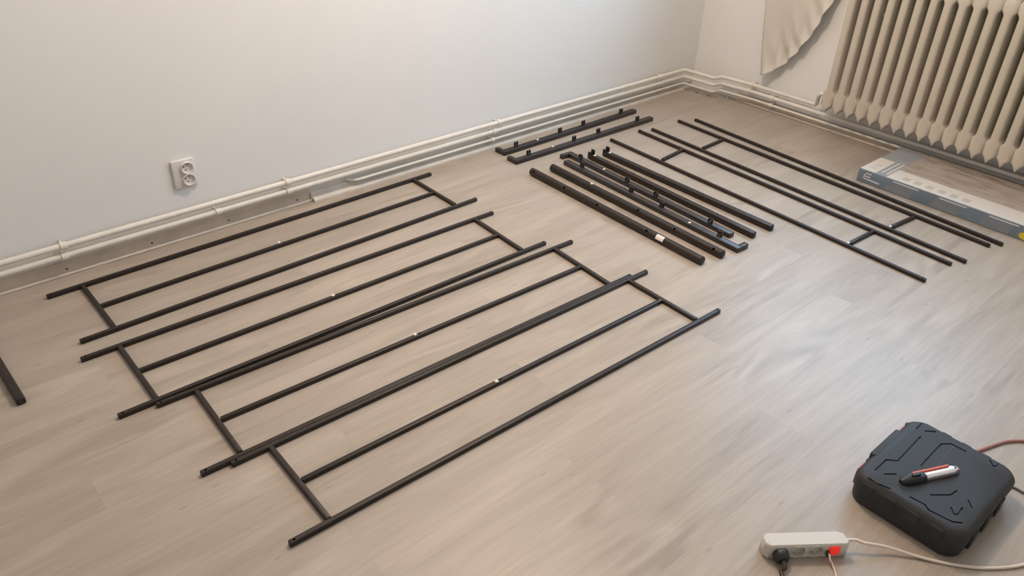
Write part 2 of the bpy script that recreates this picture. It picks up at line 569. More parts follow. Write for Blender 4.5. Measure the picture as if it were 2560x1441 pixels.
# crumbs of plaster in the corner without skirting
def crumb(px, s, label):
    p = fl(*px)
    bm = bmesh.new()
    bmesh.ops.create_icosphere(bm, subdivisions=1, radius=1)
    for v in bm.verts:
        v.co = V((v.co.x * s * random.uniform(.7, 1.3), v.co.y * s * random.uniform(.7, 1.3), v.co.z * s * .6 * random.uniform(.7, 1.2)))
    zmin = min(v.co.z for v in bm.verts)
    for v in bm.verts:
        v.co += V((p.x, p.y, -zmin))
    tag(make('plaster_crumb', bm, MT['debris']), label, 'debris', 'plaster crumbs in the corner')
for px, s, lab in (((1772, 237), .012, 'largest crumb of plaster under the pipes by the room corner'), ((1742, 231), .008, 'small crumb of plaster deepest in the room corner'),
                   ((1793, 243), .009, 'small crumb of plaster beside the upright pipe stub')):
    crumb(px, s, lab)
p = fl(1818, 246)
bm = bmesh.new(); tube(bm, [(p.x, p.y, 0), (p.x, p.y, .034)], .004, 8)
tag(make('pipe_stub', bm, MT['pipe']), 'short upright white stub under the lowest pipe near the room corner', 'pipe stub')

# ------------------------------------------------------------------ radiator
rad = thing('radiator', 'cream cast-iron column radiator standing below the window', 'radiator', (-.10, RY - .6, .13))
NS, PITCH_R = 21, .0605
XF, XB = -.150, -.042
def plan(w, x0, x1, z, y0, nose=.5):
    pts = []
    h = w / 2
    rr = min(h * .55, .008)
    for sx, x, sgn in ((-1, x0, 1), (1, x1, -1)):
        prof = [(x - sx * 0 + sgn * rr, -h * sgn), ]
    out = [V((x0 + rr, y0 - h, z)), V((x0 + rr * .35, y0 - h * .80, z)), V((x0, y0 - h * .42, z)),
           V((x0, y0 + h * .42, z)), V((x0 + rr * .35, y0 + h * .80, z)), V((x0 + rr, y0 + h, z)),
           V((x1 - rr, y0 + h, z)), V((x1, y0 + h * .5, z)), V((x1, y0 - h * .5, z)), V((x1 - rr, y0 - h, z))]
    return out
bm = bmesh.new()
y0 = 0
PF = PITCH_R + .0002
loft(bm, [plan(.005, XF + .003, XF + .030, .134, y0), plan(.013, XF + .001, XF + .045, .142, y0), plan(.026, XF, XB - .02, .152, y0),
          plan(.044, XF, XB, .162, y0), plan(PF, XF + .0015, XB, .168, y0), plan(PF, XF + .0015, XB, .224, y0), plan(.050, XF + .0005, XB, .231, y0),
          plan(.040, XF, XB, .237, y0), plan(.0355, XF, XB, .246, y0), plan(.034, XF, XB, .45, y0), plan(.0345, XF, XB, .735, y0),
          plan(.040, XF, XB, .743, y0), plan(.050, XF + .0005, XB, .749, y0), plan(PF, XF + .0015, XB, .756, y0), plan(PF, XF + .002, XB, .790, y0),
          plan(.054, XF + .006, XB - .004, .801, y0), plan(.034, XF + .02, XB - .02, .806, y0)])
for za, zb in ((.172, .222), (.760, .792)):
    tmp = bmesh.new()
    box(tmp, (XF + .010, -PITCH_R / 2 - .0003, za), (XB - .006, PITCH_R / 2 + .0003, zb))
    es = [e for e in tmp.edges if abs(e.verts[0].co.y - e.verts[1].co.y) > .01]
    bmesh.ops.bevel(tmp, geom=es, offset=.014, segments=4, affect='EDGES', profile=.5)
    me = bpy.data.meshes.new('t'); tmp.to_mesh(me); tmp.free(); bm.from_mesh(me); bpy.data.meshes.remove(me)
rad['base'] = (0, RY, 0)
rad.location = (0, RY, 0)
for i in range(NS):
    if i == 0:
        bmesh.ops.translate(bm, verts=bm.verts[:], vec=(0, RY, 0))
        sec = shade_auto(make('section', bm, MT['radiator'], rad), 45)
    else:
        s = sec.copy(); COL.objects.link(s); s.parent = rad
        s.location = (0, -i * PITCH_R, 0)
for i in (2, NS - 3):
    bm = bmesh.new(); box(bm, (-.095, RY - i * PITCH_R - .042, .62), (-.0012, RY - i * PITCH_R - .018, .634))
    make('wall_bracket', bm, MT['radiator'], rad)
bm = bmesh.new(); disc(bm, (-.095, RY + .024, .20), (0, 1, 0), .017, .022, 12)
make('end_plug', bm, MT['radiator'], rad, True)

# ------------------------------------------------------------------ curtain hanging beside the window, its hem hitched up towards the sill
hem = [(-.470, .187), (-.535, .225), (-.600, .285), (-.655, .360), (-.715, .465), (-.765, .585), (-.795, .690), (-.790, .80), (-.770, .90)]
def hem_at(u):
    f = u * (len(hem) - 1)
    i = min(int(f), len(hem) - 2); t = f - i
    return V((hem[i][0] * (1 - t) + hem[i + 1][0] * t, hem[i][1] * (1 - t) + hem[i + 1][1] * t))
TOPZ = 2.30
NU, NV = 64, 46
bm = bmesh.new()
grid = []
for i in range(NU + 1):
    u = i / NU
    hp = hem_at(u)
    col = []
    topy = -.30 - .30 * u
    for j in range(NV + 1):
        t = j / NV
        tt = t ** 1.5
        z = hp.y + (TOPZ - hp.y) * tt
        yb = hp.x + (topy - hp.x) * min(1, tt * 1.6) ** .8
        near = max(0, 1 - (z - hp.y) / .22)
        fold = .007 * math.sin(u * 21 + .9 * math.sin(z * 3)) * (1 - .35 * t)
        crease = .011 * near * math.sin(u * 40 + z * 26) + .012 * near ** 2 * math.sin(u * 13 + 1.0) + .006 * near * math.sin(u * 71 - z * 40)
        roll_ = .018 * max(0, 1 - (z - hp.y) / .05) ** 2
        x = -.046 - fold - crease * min(1, u * 6 + .25) - roll_
        if z > .86:
            x -= .095 * min(1, (z - .86) / .5) * (1 if u > .3 else .6)
        col.append(bm.verts.new((min(x, -.012), yb, z)))
    grid.append(col)
for i in range(NU):
    for j in range(NV):
        bm.faces.new((grid[i][j], grid[i + 1][j], grid[i + 1][j + 1], grid[i][j + 1]))
cur = thing('curtain', 'thin cream curtain hanging against the wall with its hem hitched up beside the radiator', 'curtain', (-.05, -.55, .187))
cl = make('cloth', bm, MT['cloth'], cur, True)
so = cl.modifiers.new('thickness', 'SOLIDIFY'); so.thickness = .0015
bm = bmesh.new(); tube(bm, [(-.12, -.15, 2.31), (-.12, -2.9, 2.31)], .012, 12)
for yy in (-.18, -2.87):
    tube(bm, [(-.12, yy, 2.31), (0, yy, 2.31)], .008, 8)
make('rod', bm, MT['brass'], cur, True)

# ------------------------------------------------------------------ wall socket
so_p = pw(461, 434, 1, -.008)
sx, sz = so_p.x, so_p.z
sk_ = thing('wall_socket', 'white double wall socket above the pipes', 'socket', (sx, 0, sz - .055))
bm = bmesh.new(); box(bm, (sx - .041, -.011, sz - .054), (sx + .041, 0, sz + .054), .004, 3)
cover = shade_auto(make('cover_plate', bm, MT['plate'], sk_))
def lathe_y(bm, c, prof, n=28):
    """rings around the y axis through c: prof = [(radius, y)]"""
    rs = [[bm.verts.new((c[0] + r_ * math.cos(2 * math.pi * k / n), c[1] + yy, c[2] + r_ * math.sin(2 * math.pi * k / n))) for k in range(n)] for r_, yy in prof]
    for a, b in zip(rs, rs[1:]):
        for k in range(n):
            bm.faces.new((a[k], a[(k + 1) % n], b[(k + 1) % n], b[k]))
    bm.faces.new(rs[-1]); bm.faces.new(rs[0][::-1])
for dz in (.0225, -.0225):
    c = (sx + .010, -.010, sz + dz)
    bm = bmesh.new(); lathe_y(bm, c, [(.0225, .0088), (.0225, -.009), (.0210, -.0105), (.0197, -.0095), (.0188, -.0025)])
    o = shade_auto(make('socket_cup', bm, MT['plate'], sk_), 35)
    for dx, dzz in ((.004, .009), (-.004, -.009)):
        drilled_hole('pin_hole', [o, cover], (c[0] + dx, c[1] - .0025, c[2] + dzz), (0, -1, 0), .0029, .0100, o)
    bm = bmesh.new(); disc(bm, (c[0] - .012, c[1] - .0022, c[2] + .006), (0, -1, 0), .0022, .006, 10); make('earth_pin', bm, MT['cord_grey'], o, True)

# ------------------------------------------------------------------ dark metal parts of the bed
BW = .0142                                        # thin square bar
def thin_bar(name, a, b, parent, z0=0.0, w=BW, h=BW, holes=()):
    a, b = V(a), V(b)
    a.z = b.z = z0
    bm = bmesh.new()
    obox(bm, a, b, side_of(a, b), UP, -w / 2, w / 2, 0, h, .0022, 2)
    return shade_auto(make(name, bm, MT['metal'], parent), 50)

def round_hole(p, parent, target, axis=UP, r=.0032, name='screw_hole', depth=.0105, sink=.0003):
    drilled_hole(name, [target], p, axis, r, depth, parent, sink)

def white_plug(p, parent):
    bm = bmesh.new()
    tube(bm, [V(p) - UP * .001, V(p) + UP * .0022, V(p) + UP * .0042, V(p) + UP * .005], [.0062, .0062, .0042, .0015], 14)
    make('white_cap', bm, MT['white_plug'], parent, True)

FRAMES = [
 [(117, 743), (1077, 435), (200, 855), (1191, 498), (207, 716), (286, 820), (1035, 451), (1137, 512), (251, 766), (1083, 483)],
 [(202, 900), (1232, 532), (295, 1042), (1363, 607), (298, 866), (391, 998), (1187, 549), (1305, 626), (348, 928), (1243, 589)],
 [(391, 1014), (1430, 604), (502, 1186), (1577, 690), (491, 979), (601, 1132), (1387, 624), (1523, 711), (553, 1049), (1450, 668)],
 [(579, 1163), (1622, 682), (723, 1361), (1798, 776), (679, 1122), (822, 1299), (1577, 705), (1741, 800), (755, 1202), (1654, 751)]]
PLUGS = [(697, 607), (832, 739), (1037, 837), (1241, 954)]
FLAB = ['three-bar dark brown metal frame lying closest to the skirting below the wall socket',
        'three-bar dark brown metal frame lying second from the wall with the socket',
        'three-bar dark brown metal frame lying third from the socket wall, touching frames on both sides',
        'three-bar dark brown metal frame farthest from the socket wall, nearest the open floor']
ZC = BW * .55
FP = [[fl(x, y, ZC) for x, y in px] for px in FRAMES]
# the last two frames lie bar against bar: slide the touching bar of the last one up to its neighbour
_d = (FP[2][3] - FP[2][2]).normalized(); _n = side_of(FP[2][2], FP[2][3])
_n = _n if _n.dot(FP[3][2] - FP[2][2]) > 0 else -_n
for k in (0, 1, 4, 6):
    rel = FP[3][k] - FP[2][2]
    FP[3][k] = FP[2][2] + _d * rel.dot(_d) + _n * (BW * 1.01)
for P, pl, lab in zip(FP, PLUGS, FLAB):
    base = (P[0] + P[1] + P[2] + P[3]) / 4; base.z = 0
    t = thing('bed_frame_panel', lab, 'metal frame', base, 'three-bar frames on the floor')
    for a, b in ((P[0], P[1]), (P[2], P[3])):
        lb = thin_bar('long_bar', a, b, t)
        d = (b - a).normalized()
        for q_ in (a + d * .013, b - d * .010):
            round_hole((q_.x, q_.y, BW), t, lb)
    thin_bar('cross_bar', P[4], P[5], t, 0, BW, BW - .0004)
    thin_bar('cross_bar', P[6], P[7], t, 0, BW, BW - .0004)
    mb = thin_bar('middle_bar', P[8], P[9], t, 0, BW * .96, BW - .0008)
    q_ = fl(*pl, BW)
    white_plug((q_.x, q_.y, BW - .0008), t)
    d = (P[9] - P[8]).normalized()
    sm_ = (q_ + d * .016 - P[8]).dot(d)               # on the middle bar's own axis
    hp_ = P[8] + d * sm_
    round_hole((hp_.x, hp_.y, BW - .0008), t, mb)

LAD = [[(1527, 349), (2314, 702), (1597, 327), (2379, 661), (1656, 400), (1709, 374), (2124, 609), (2184, 579)],
       [(1630, 323), (2416, 655), (1696, 302), (2475, 615), (1757, 371), (1806, 350), (2229, 568), (2285, 543)]]
LLAB = ['narrow two-bar dark metal ladder frame lying beside the square tubes',
        'narrow two-bar dark metal ladder frame lying beside the single loose bar']
for px, pl, lab in zip(LAD, ((2121, 608), (2226, 567)), LLAB):
    P = [fl(x, y, ZC) for x, y in px]
    base = (P[0] + P[1] + P[2] + P[3]) / 4; base.z = 0
    t = thing('ladder_frame', lab, 'metal frame', base, 'two-bar frames on the floor')
    lbs = (thin_bar('long_bar', P[0], P[1], t), thin_bar('long_bar', P[2], P[3], t))
    thin_bar('cross_bar', P[4], P[5], t, 0, BW, BW - .0004); thin_bar('cross_bar', P[6], P[7], t, 0, BW, BW - .0004)
    for k in range(4):
        d = (P[1] - P[0]).normalized() * (.010 if k in (0, 2) else -.010)
        round_hole((P[k].x + d.x, P[k].y + d.y, BW), t, lbs[k // 2])
    q_ = fl(*pl, BW)
    white_plug((q_.x, q_.y, BW), t)
a, b = fl(1738, 299, ZC), fl(2507, 612, ZC)
t = thing('metal_bar', 'single thin dark metal bar lying between a ladder frame and the blue box', 'metal bar', ((a.x + b.x) / 2, (a.y + b.y) / 2, 0))
lone = thin_bar('bar', a, b, t)
for q_, s in ((a, 1), (b, -1)):
    d = (b - a).normalized() * .01 * s
    round_hole((q_.x + d.x, q_.y + d.y, BW), t, lone)

# rails with upright tabs and an angled foot
RWD, RH = .030, .020
def tab_rail(label, e0, e1, foot_at_start, flip, dot, mid):
    """near bottom edge e0 -> e1 (pixels); the body lies on the side away from the room's middle"""
    a, b = fl(*e0), fl(*e1)
    d = (b - a).normalized()
    n = side_of(a, b)
    n = n if n.dot((fl(*mid) - a)) > 0 else -n    # across the rail, to the far edge
    t = thing('tabbed_rail', label, 'metal rail', (a + b) / 2 + n * RWD / 2, 'rails with upright tabs')
    bm = bmesh.new(); obox(bm, a, b, n, UP, 0, RWD, 0, RH, .0025, 2)
    body = shade_auto(make('rail_body', bm, MT['sheen_metal'], t), 50)
    tn = -n if flip else n                        # side that carries the foot and the tabs
    edge = a + n * (0 if flip else RWD)
    L = (b - a).length
    s0 = 0 if foot_at_start else L - .022
    bm = bmesh.new()
    f0 = edge + d * s0 - tn * .004
    obox(bm, f0, f0 + tn * .042, d, UP, 0, .022, 0, RH, .0022, 2)
    shade_auto(make('angled_foot', bm, MT['sheen_metal'], t), 50)
    fr = (.100, .411, .588, .893) if foot_at_start or not flip else (.1, .411, .588, .893)
    for f_ in fr:
        c = edge + d * (L * f_) - tn * .006
        bm = bmesh.new()
        obox(bm, c - d * .010, c + d * .010, tn, UP, -.004, .006, RH - .002, RH + .006, .001, 1)
        for s_ in (-.0075, .0075):
            obox(bm, c + d * (s_ - .0028), c + d * (s_ + .0028), tn, UP, -.004, .006, RH + .003, RH + .021, .001, 1)
        obox(bm, c - d * .010, c + d * .010, tn, UP, -.004, .0, RH + .014, RH + .022, .001, 1)
        make('upright_tab', bm, MT['plastic_black'], t)
    q_ = fl(*dot, RH)
    white_plug((q_.x, q_.y, RH), t)
    return t
tab_rail('dark rail with four upright tabs lying closest to the wall pipes', (1261, 391), (1591, 284), True, False, (1344, 350), (1400, 250))
tab_rail('dark rail with four upright tabs lying next to the one by the wall pipes', (1291, 413), (1633, 303), True, False, (1382, 367), (1400, 250))
tab_rail('dark rail with upright tabs lying beside the round tubes, footed end toward the open floor', (1408, 412), (1842, 634), False, False, (1724, 558), (1700, 400))
tab_rail('dark rail with upright tabs lying beside the square tubes, footed end toward the wall pipes', (1414, 391), (1822, 597), True, True, (1510, 424), (1700, 400))

# round tubes
def round_tube(label, e0, e1, holes, sticker=None, dot=None):
    r = .0165
    a, b = fl(*e0, r), fl(*e1, r)
    t = thing('round_tube', label, 'metal tube', ((a.x + b.x) / 2, (a.y + b.y) / 2, 0))
    d = (b - a).normalized()
    bm = bmesh.new()
    tube(bm, [a, a + d * .003, b - d * .003, b], [r - .003, r, r, r - .003], 28)
    tb = shade_auto(make('tube_body', bm, MT['metal'], t), 50)
    for p_ in (a, b):
        s = -1 if p_ is a else 1
        bm = bmesh.new(); disc(bm, p_ + d * s * -.001, d * s, r - .005, .0015, 20); make('end_cap', bm, MT['plastic_black'], t)
    n = side_of(a, b)
    n = n if n.dot(CAM - a) > 0 else -n
    for px in holes:
        g = fl(*px, r)
        s_ = (g - a).dot(d)
        ax_ = (n * .75 + UP * .66).normalized()
        c = a + d * s_ + ax_ * r
        round_hole(c, t, tb, ax_, .0052, depth=.014, sink=.0014)
    if sticker:
        g = fl(*sticker, r)
        s_ = (g - a).dot(d)
        bm = bmesh.new()
        rows_ = []
        for k in range(9):
            an = math.radians(2 + k * 78 / 8)
            ax_ = n * math.cos(an) + UP * math.sin(an)
            rows_.append([bm.verts.new(a + d * (s_ + e) + ax_ * (r + .0006)) for e in (-.019, .019)])
        for u_, w_ in zip(rows_, rows_[1:]):
            bm.faces.new((u_[0], u_[1], w_[1], w_[0]))
        make('paper_sticker', bm, MT['paper'], t, True)['label'] = 'white paper sticker'
    if dot:
        g = fl(*dot, 2 * r)
        s_ = (g - a).dot(d)
        c = a + d * s_ + UP * (r - .0008)
        white_plug(c, t)
    return t
round_tube('round dark brown tube with a white paper sticker', (1329, 428), (1757, 653), [(1408, 476), (1487, 520), (1338, 434), (1612, 585)], sticker=(1651, 600))
round_tube('round dark brown tube with a white dot lying beside the stickered tube', (1380, 418), (1808, 637), [(1596, 531), (1688, 578), (1785, 628)], dot=(1479, 460))

# square tubes with a fork bracket on the far end
def square_tube(label, e0, e1, fork=True, w=.026, h=.025, mid=(1700, 400), length=None):
    a, b = fl(*e0), fl(*e1)
    d = (b - a).normalized()
    n = side_of(a, b)
    n = n if n.dot(fl(*mid) - a) > 0 else -n
    t = thing('square_tube', label, 'metal tube', (a + b) / 2 + n * w / 2)
    bm = bmesh.new(); obox(bm, a, b, n, UP, 0, w, 0, h, .004, 3)
    tb = shade_auto(make('tube_body', bm, MT['metal'], t), 50)
    e = b
    bm = bmesh.new(); obox(bm, e - d * .001, e + d * .0015, n, UP, .004, w - .004, .004, h - .004, .002, 1); make('end_cap', bm, MT['plastic_black'], t)
    if fork:
        bm = bmesh.new()
        obox(bm, a - d * .004, a + d * .016, n, UP, .001, .007, h * .2, h + .011, .0012, 1)
        obox(bm, a - d * .004, a + d * .018, n, UP, w - .007, w - .001, h * .2, h + .020, .0012, 1)
        obox(bm, a - d * .006, a - d * .001, n, UP, .001, w - .001, h * .1, h + .006, .0012, 1)
        make('fork_bracket', bm, MT['plastic_black'], t)
        c = a + d * .03 + n * w / 2
        white_plug((c.x, c.y, h - .001), t)
        L = (b - a).length
        for f_ in (.18, .30, .62, .80):
            c = a + d * L * f_ + n * w * .66
            round_hole((c.x, c.y, h), t, tb, UP, .0030, depth=.014)
    return t
square_tube('square dark tube with fork bracket lying beside a tabbed rail', (1470, 398), (1879, 598))
square_tube('square dark tube with fork bracket lying beside a ladder frame', (1507, 391), (1924, 580))
e1 = fl(44, 1017)
t_dir = V((0, 1, 0))
e0 = e1 + V((-.012, .48, 0))
bmv = None
def project(p):
    v = V(p) - CAM
    z = v.dot(cd)
    return (IMG_W / 2 + F_PX * v.dot(cr) / z, IMG_H / 2 - F_PX * v.dot(cu) / z)
square_tube('square dark tube lying apart from the others, below the wall pipes beyond the frames', project(e0), (44, 1017), fork=False, w=.024, h=.022, mid=(300, 1000))

# ------------------------------------------------------------------ blue and white flooring carton
BH = .061
bx0, bx1 = -.484, -.078
by1, by0 = -1.310, -2.600
carton = thing('flooring_carton', 'long flat blue and white printed carton lying half under the radiator', 'box', ((bx0 + bx1) / 2, (by0 + by1) / 2, 0))
bm = bmesh.new(); box(bm, (bx0, by0, 0), (bx1, by1, BH), .0025, 2)
shade_auto(make('carton_body', bm, MT['box_blue'], carton), 50)
def top_print(name, poly, m, lift=.0004):
    bm = bmesh.new()
    prism(bm, poly, BH - .0005, BH + lift)
    return make(name, bm, m, carton)
def side_print(name, poly, m, lift=.0004):
    """poly in (y, z) on the long side facing the room"""
    bm = bmesh.new()
    a_ = [bm.verts.new((bx0 + .0005, y_, z_)) for y_, z_ in poly]
    b_ = [bm.verts.new((bx0 - lift, y_, z_)) for y_, z_ in poly]
    bm.faces.new(a_); bm.faces.new(b_[::-1])
    for i in range(len(poly)):
        bm.faces.new((a_[i], a_[(i + 1) % len(poly)], b_[(i + 1) % len(poly)], b_[i]))
    return make(name, bm, m, carton)
def T(x, y):
    p = fl(x, y, BH); return (max(bx0 + .002, min(bx1 - .002, p.x)), max(by0 + .002, min(by1 - .002, p.y)))
ys = T(2219, 441)[1]                               # where the front white band starts
yb_ = T(2190, 432)[1]                              # white label panel ends here
top_print('printed_panel', [(bx0 + .002, by1 - .002), (bx0 + .002, ys), (bx1 - .002, ys), (bx1 - .002, by1 - .002)], MT['box_grey'])
xw = T(2196, 392)[0]
top_print('white_label', [(bx0 + .003, by1 - .003), (bx0 + .003, yb_), (xw, yb_), (xw, by1 - .003)], MT['box_white'], .0008)
top_print('floor_photo', [(bx0 + .002, ys), (bx0 + .002, by0 + .002), (bx1 - .002, by0 + .002), (bx1 - .002, ys)], MT['box_wood'])
xb1 = T(2249, 426)[0]; xb2 = T(2560, 532)[0]
top_print('white_band', [(bx0 + .002, ys), (bx0 + .002, by0 + .002), (xb2, by0 + .002), (xb1, ys)], MT['box_white'], .0008)
# small printed marks on the white band and label
for k in range(6):
    yy = ys - .055 - k * .052
    top_print('printed_icon', [(bx0 + .030, yy), (bx0 + .030, yy - .030), (bx0 + .068, yy - .030), (bx0 + .068, yy)], MT['print_grey'], .0011)
for k, (dx, ln) in enumerate(((.045, .03), (.075, .018), (.10, .024))):
    top_print('printed_text', [(bx0 + dx, by1 - .03), (bx0 + dx, by1 - .03 - ln), (bx0 + dx + .008, by1 - .03 - ln), (bx0 + dx + .008, by1 - .03)], MT['print_grey'], .0011)
for k in range(2):
    yy = yb_ - .014 - k * .022
    top_print('printed_text', [(bx0 + .03, yy), (bx0 + .03, yy - .007), (bx0 + .20, yy - .007), (bx0 + .20, yy)], MT['box_white'], .0008)
# side: paler slanted patches, white lines, mark at the left end, yellow badge at the right
for k in range(3):
    y_ = -1.44 - k * .205
    side_print('pale_patch', [(y_ - .02, BH - .004), (y_ - .135, BH - .004), (y_ - .115, .004), (y_, .004)], MT['box_blue2'])
    side_print('printed_text', [(y_ - .03, BH - .006), (y_ - .145, BH - .006), (y_ - .145, BH - .011), (y_ - .03, BH - .011)], MT['print_white'], .0008)
for poly in ([(-1.338, .050), (-1.372, .050), (-1.372, .045), (-1.338, .045)], [(-1.338, .050), (-1.343, .050), (-1.343, .024), (-1.338, .024)],
             [(-1.343, .036), (-1.370, .036), (-1.370, .031), (-1.343, .031)], [(-1.338, .026), (-1.415, .022), (-1.415, .016), (-1.338, .020)]):
    side_print('printed_mark', poly, MT['print_white'], .0008)
yc = pw(2571, 590, 0, bx0)
side_print('yellow_badge', [(yc.y + .034 * math.cos(t_), .021 + .017 * math.sin(t_)) for t_ in [i * math.pi / 10 for i in range(20)]], MT['yellow'], .0010)

# ------------------------------------------------------------------ drill case
CX0, CX1, CY0, CY1, CH = -2.304, -1.974, -2.536, -2.262, .086
def rect_cham(x0, x1, y0, y1, c, z, n=4):
    out = []
    for cx_, cy_, a0 in ((x1 - c, y0 + c, -90), (x1 - c, y1 - c, 0), (x0 + c, y1 - c, 90), (x0 + c, y0 + c, 180)):
        for k in range(n + 1):
            t_ = math.radians(a0 + 90 * k / n)
            e_ = 2.0 - .55                      # between a chamfer and a round
            ct, st = math.cos(t_), math.sin(t_)
            m_ = (abs(ct) ** e_ + abs(st) ** e_) ** (-1 / e_)
            out.append(V((cx_ + c * ct * m_, cy_ + c * st * m_, z)))
    return out
case = thing('tool_case', 'dark grey plastic tool case lying flat near the power strip', 'tool case', ((CX0 + CX1) / 2, (CY0 + CY1) / 2, 0))
def ins(i, z, c=.030):
    return rect_cham(CX0 + i, CX1 - i, CY0 + i, CY1 - i, c, z)
bm = bmesh.new()
loft(bm, [ins(.009, 0), ins(.005, .005), ins(.003, .040)])
shade_auto(make('base_shell', bm, MT['case'], case), 30)
bm = bmesh.new()
loft(bm, [ins(.001, .041), ins(.0, .044), ins(.0, .066), ins(.0012, .072), ins(.0045, .079), ins(.0090, .0838), ins(.0145, CH)])
lid = make('lid', bm, MT['case'], case)
bm = bmesh.new(); loft(bm, [ins(.005, .0385), ins(.005, .0425)])
make('seam', bm, MT['case'], case)
# moulded grooves, cut into the lid
cut = bmesh.new()
def groove(pxs, w=.0042, depth=.0032):
    pts = [fl(x, y, CH) for x, y in pxs]
    for a_, b_ in zip(pts, pts[1:]):
        d_ = (b_ - a_).normalized()
        obox(cut, a_ - d_ * w * .4, b_ + d_ * w * .4, side_of(a_, b_), UP, -w / 2, w / 2, -depth, .02)
GR = [[(2189, 1176), (2216, 1150), (2245, 1153), (2301, 1093)], [(2292, 1072), (2316, 1049), (2350, 1058), (2358, 1075), (2403, 1099), (2462, 1129), (2480, 1125), (2511, 1138), (2524, 1153)],
      [(2303, 1165), (2353, 1111), (2377, 1110), (2414, 1129)], [(2327, 1238), (2377, 1238), (2392, 1228)],
      [(2475, 1152), (2482, 1165), (2493, 1166), (2500, 1155)], [(2378, 1270), (2385, 1286), (2395, 1287), (2406, 1271)],
      [(2421, 1252), (2430, 1270)], [(2211, 1186), (2240, 1186)], [(2313, 1078), (2339, 1080)],
      [(2172, 1195), (2190, 1208), (2225, 1222)], [(2275, 1243), (2312, 1262), (2322, 1276), (2380, 1305), (2405, 1308)]]
cuts = []
for i, g in enumerate(GR):
    groove(g)
    me = bpy.data.meshes.new('groove_cutter'); bmesh.ops.recalc_face_normals(cut, faces=cut.faces[:]); cut.to_mesh(me); cut.free(); cut = bmesh.new()
    co = bpy.data.objects.new('groove_cutter', me); COL.objects.link(co)
    cuts.append(co)
    mod = lid.modifiers.new('g%d' % i, 'BOOLEAN'); mod.operation = 'DIFFERENCE'; mod.object = co; mod.solver = 'EXACT'; mod.use_self = True
cut.free()
bpy.context.view_layer.update()
dg = bpy.context.evaluated_depsgraph_get()
new = bpy.data.meshes.new_from_object(lid.evaluated_get(dg))
lid.modifiers.clear()
lid.data = new
for co in cuts:
    bpy.data.objects.remove(co, do_unlink=True)
shade_auto(lid, 32)
# red latches and the handle on the side towards the long wall
for x in (CX0 + .062, CX1 - .058):
    bm = bmesh.new(); box(bm, (x - .019, CY1 - .010, .016), (x + .019, CY1 + .004, .066), .003, 2)
    shade_auto(make('latch', bm, MT['red'], case), 40)
    bm = bmesh.new(); box(bm, (x + .019, CY1 - .010, .030), (x + .030, CY1 + .0025, .074), .002, 1)
    make('latch_hinge', bm, MT['plastic_black'], case)
bm = bmesh.new()
hx0, hx1 = CX0 + .098, CX1 - .092
box(bm, (hx0, CY1 - .030, .045), (hx1, CY1 + .005, .0858), .006, 3)
shade_auto(make('handle', bm, MT['case'], case), 40)
# ribs on the end facing the camera and on the two sides
for k in range(4):
    yy = CY0 + .045 + k * .056
    bm = bmesh.new(); box(bm, (CX0 - .0025, yy, .046), (CX0 + .006, yy + .030, .076), .002, 1)
    make('rib', bm, MT['case'], case)
for k in range(3):
    xx = CX0 + .06 + k * .075
    bm = bmesh.new(); box(bm, (xx, CY0 - .004, .012), (xx + .035, CY0 + .012, .058), .002, 1)
    make('rib', bm, MT['case'], case)
for k in range(3):
    yy = CY0 + .07 + k * .05
    bm = bmesh.new(); box(bm, (CX1 - .010, yy, .030), (CX1 + .005, yy + .026, .078), .003, 1)
    make('hinge_knuckle', bm, MT['case'], case)
# faint row of red print across the lid
pa, pb = fl(2347, 1162, CH), fl(2388, 1112, CH)
for k in range(9):
    c = pa.lerp(pb, k / 8)
    bm = bmesh.new(); box(bm, (c.x - .0022, c.y - .0012, CH - .0005), (c.x + .0012, c.y + .0022, CH + .0003))
    make('red_print', bm, MT['faint_red'], case)

# ------------------------------------------------------------------ cutter knife on the case
KZ = CH
ka, kb = fl(2253, 1203, KZ + .008), fl(2396, 1172, KZ + .008)
ka.z = kb.z = KZ
kd = (kb - ka).normalized()
kn = side_of(ka, kb)
kn = kn if kn.dot(CAM - ka) < 0 else -kn           # away from the camera
KL = (kb - ka).length
knife = thing('cutter_knife', 'steel and black cutter knife with an orange strip, lying on the tool case', 'knife', (ka + kb) / 2)
def kring(s, w, h, off=0.0):
    c = ka + kd * s
    pr = [(-w, .001), (-w * .96, h * .55), (-w * .62, h * .92), (0, h), (w * .62, h * .92), (w * .96, h * .55), (w, .001)]
    return [c + kn * (a_ + off) + UP * b_ for a_, b_ in pr]
bm = bmesh.new(); loft(bm, [kring(.0, .006, .009), kring(.008, .012, .015), kring(.03, .014, .018), kring(.062, .0135, .018), kring(.066, .0125, .017)])
shade_auto(make('grip', bm, MT['plastic_black'], knife), 40)
bm = bmesh.new(); loft(bm, [kring(.060, .0118, .0155), kring(KL - .02, .0118, .0155), kring(KL - .006, .010, .0145), kring(KL, .006, .011)])
steel = shade_auto(make('steel_body', bm, MT['chrome'], knife), 40)
bm = bmesh.new(); obox(bm, ka + kd * .035 + UP * .0125, ka + kd * (KL - .026) + UP * .0125, kn, UP, .0045, .0115, 0, .0065, .0015, 1)
make('orange_strip', bm, MT['orange'], knife)
bm = bmesh.new(); obox(bm, ka + kd * .028 + UP * .016, ka + kd * .052 + UP * .016, kn, UP, -.004, .004, 0, .006, .0015, 1)
make('slider', bm, MT['plastic_black'], knife)
c = ka + kd * (KL - .012) + UP * .0146
round_hole(c, knife, steel, UP, .0028, 'lanyard_hole', .0105, .0015)

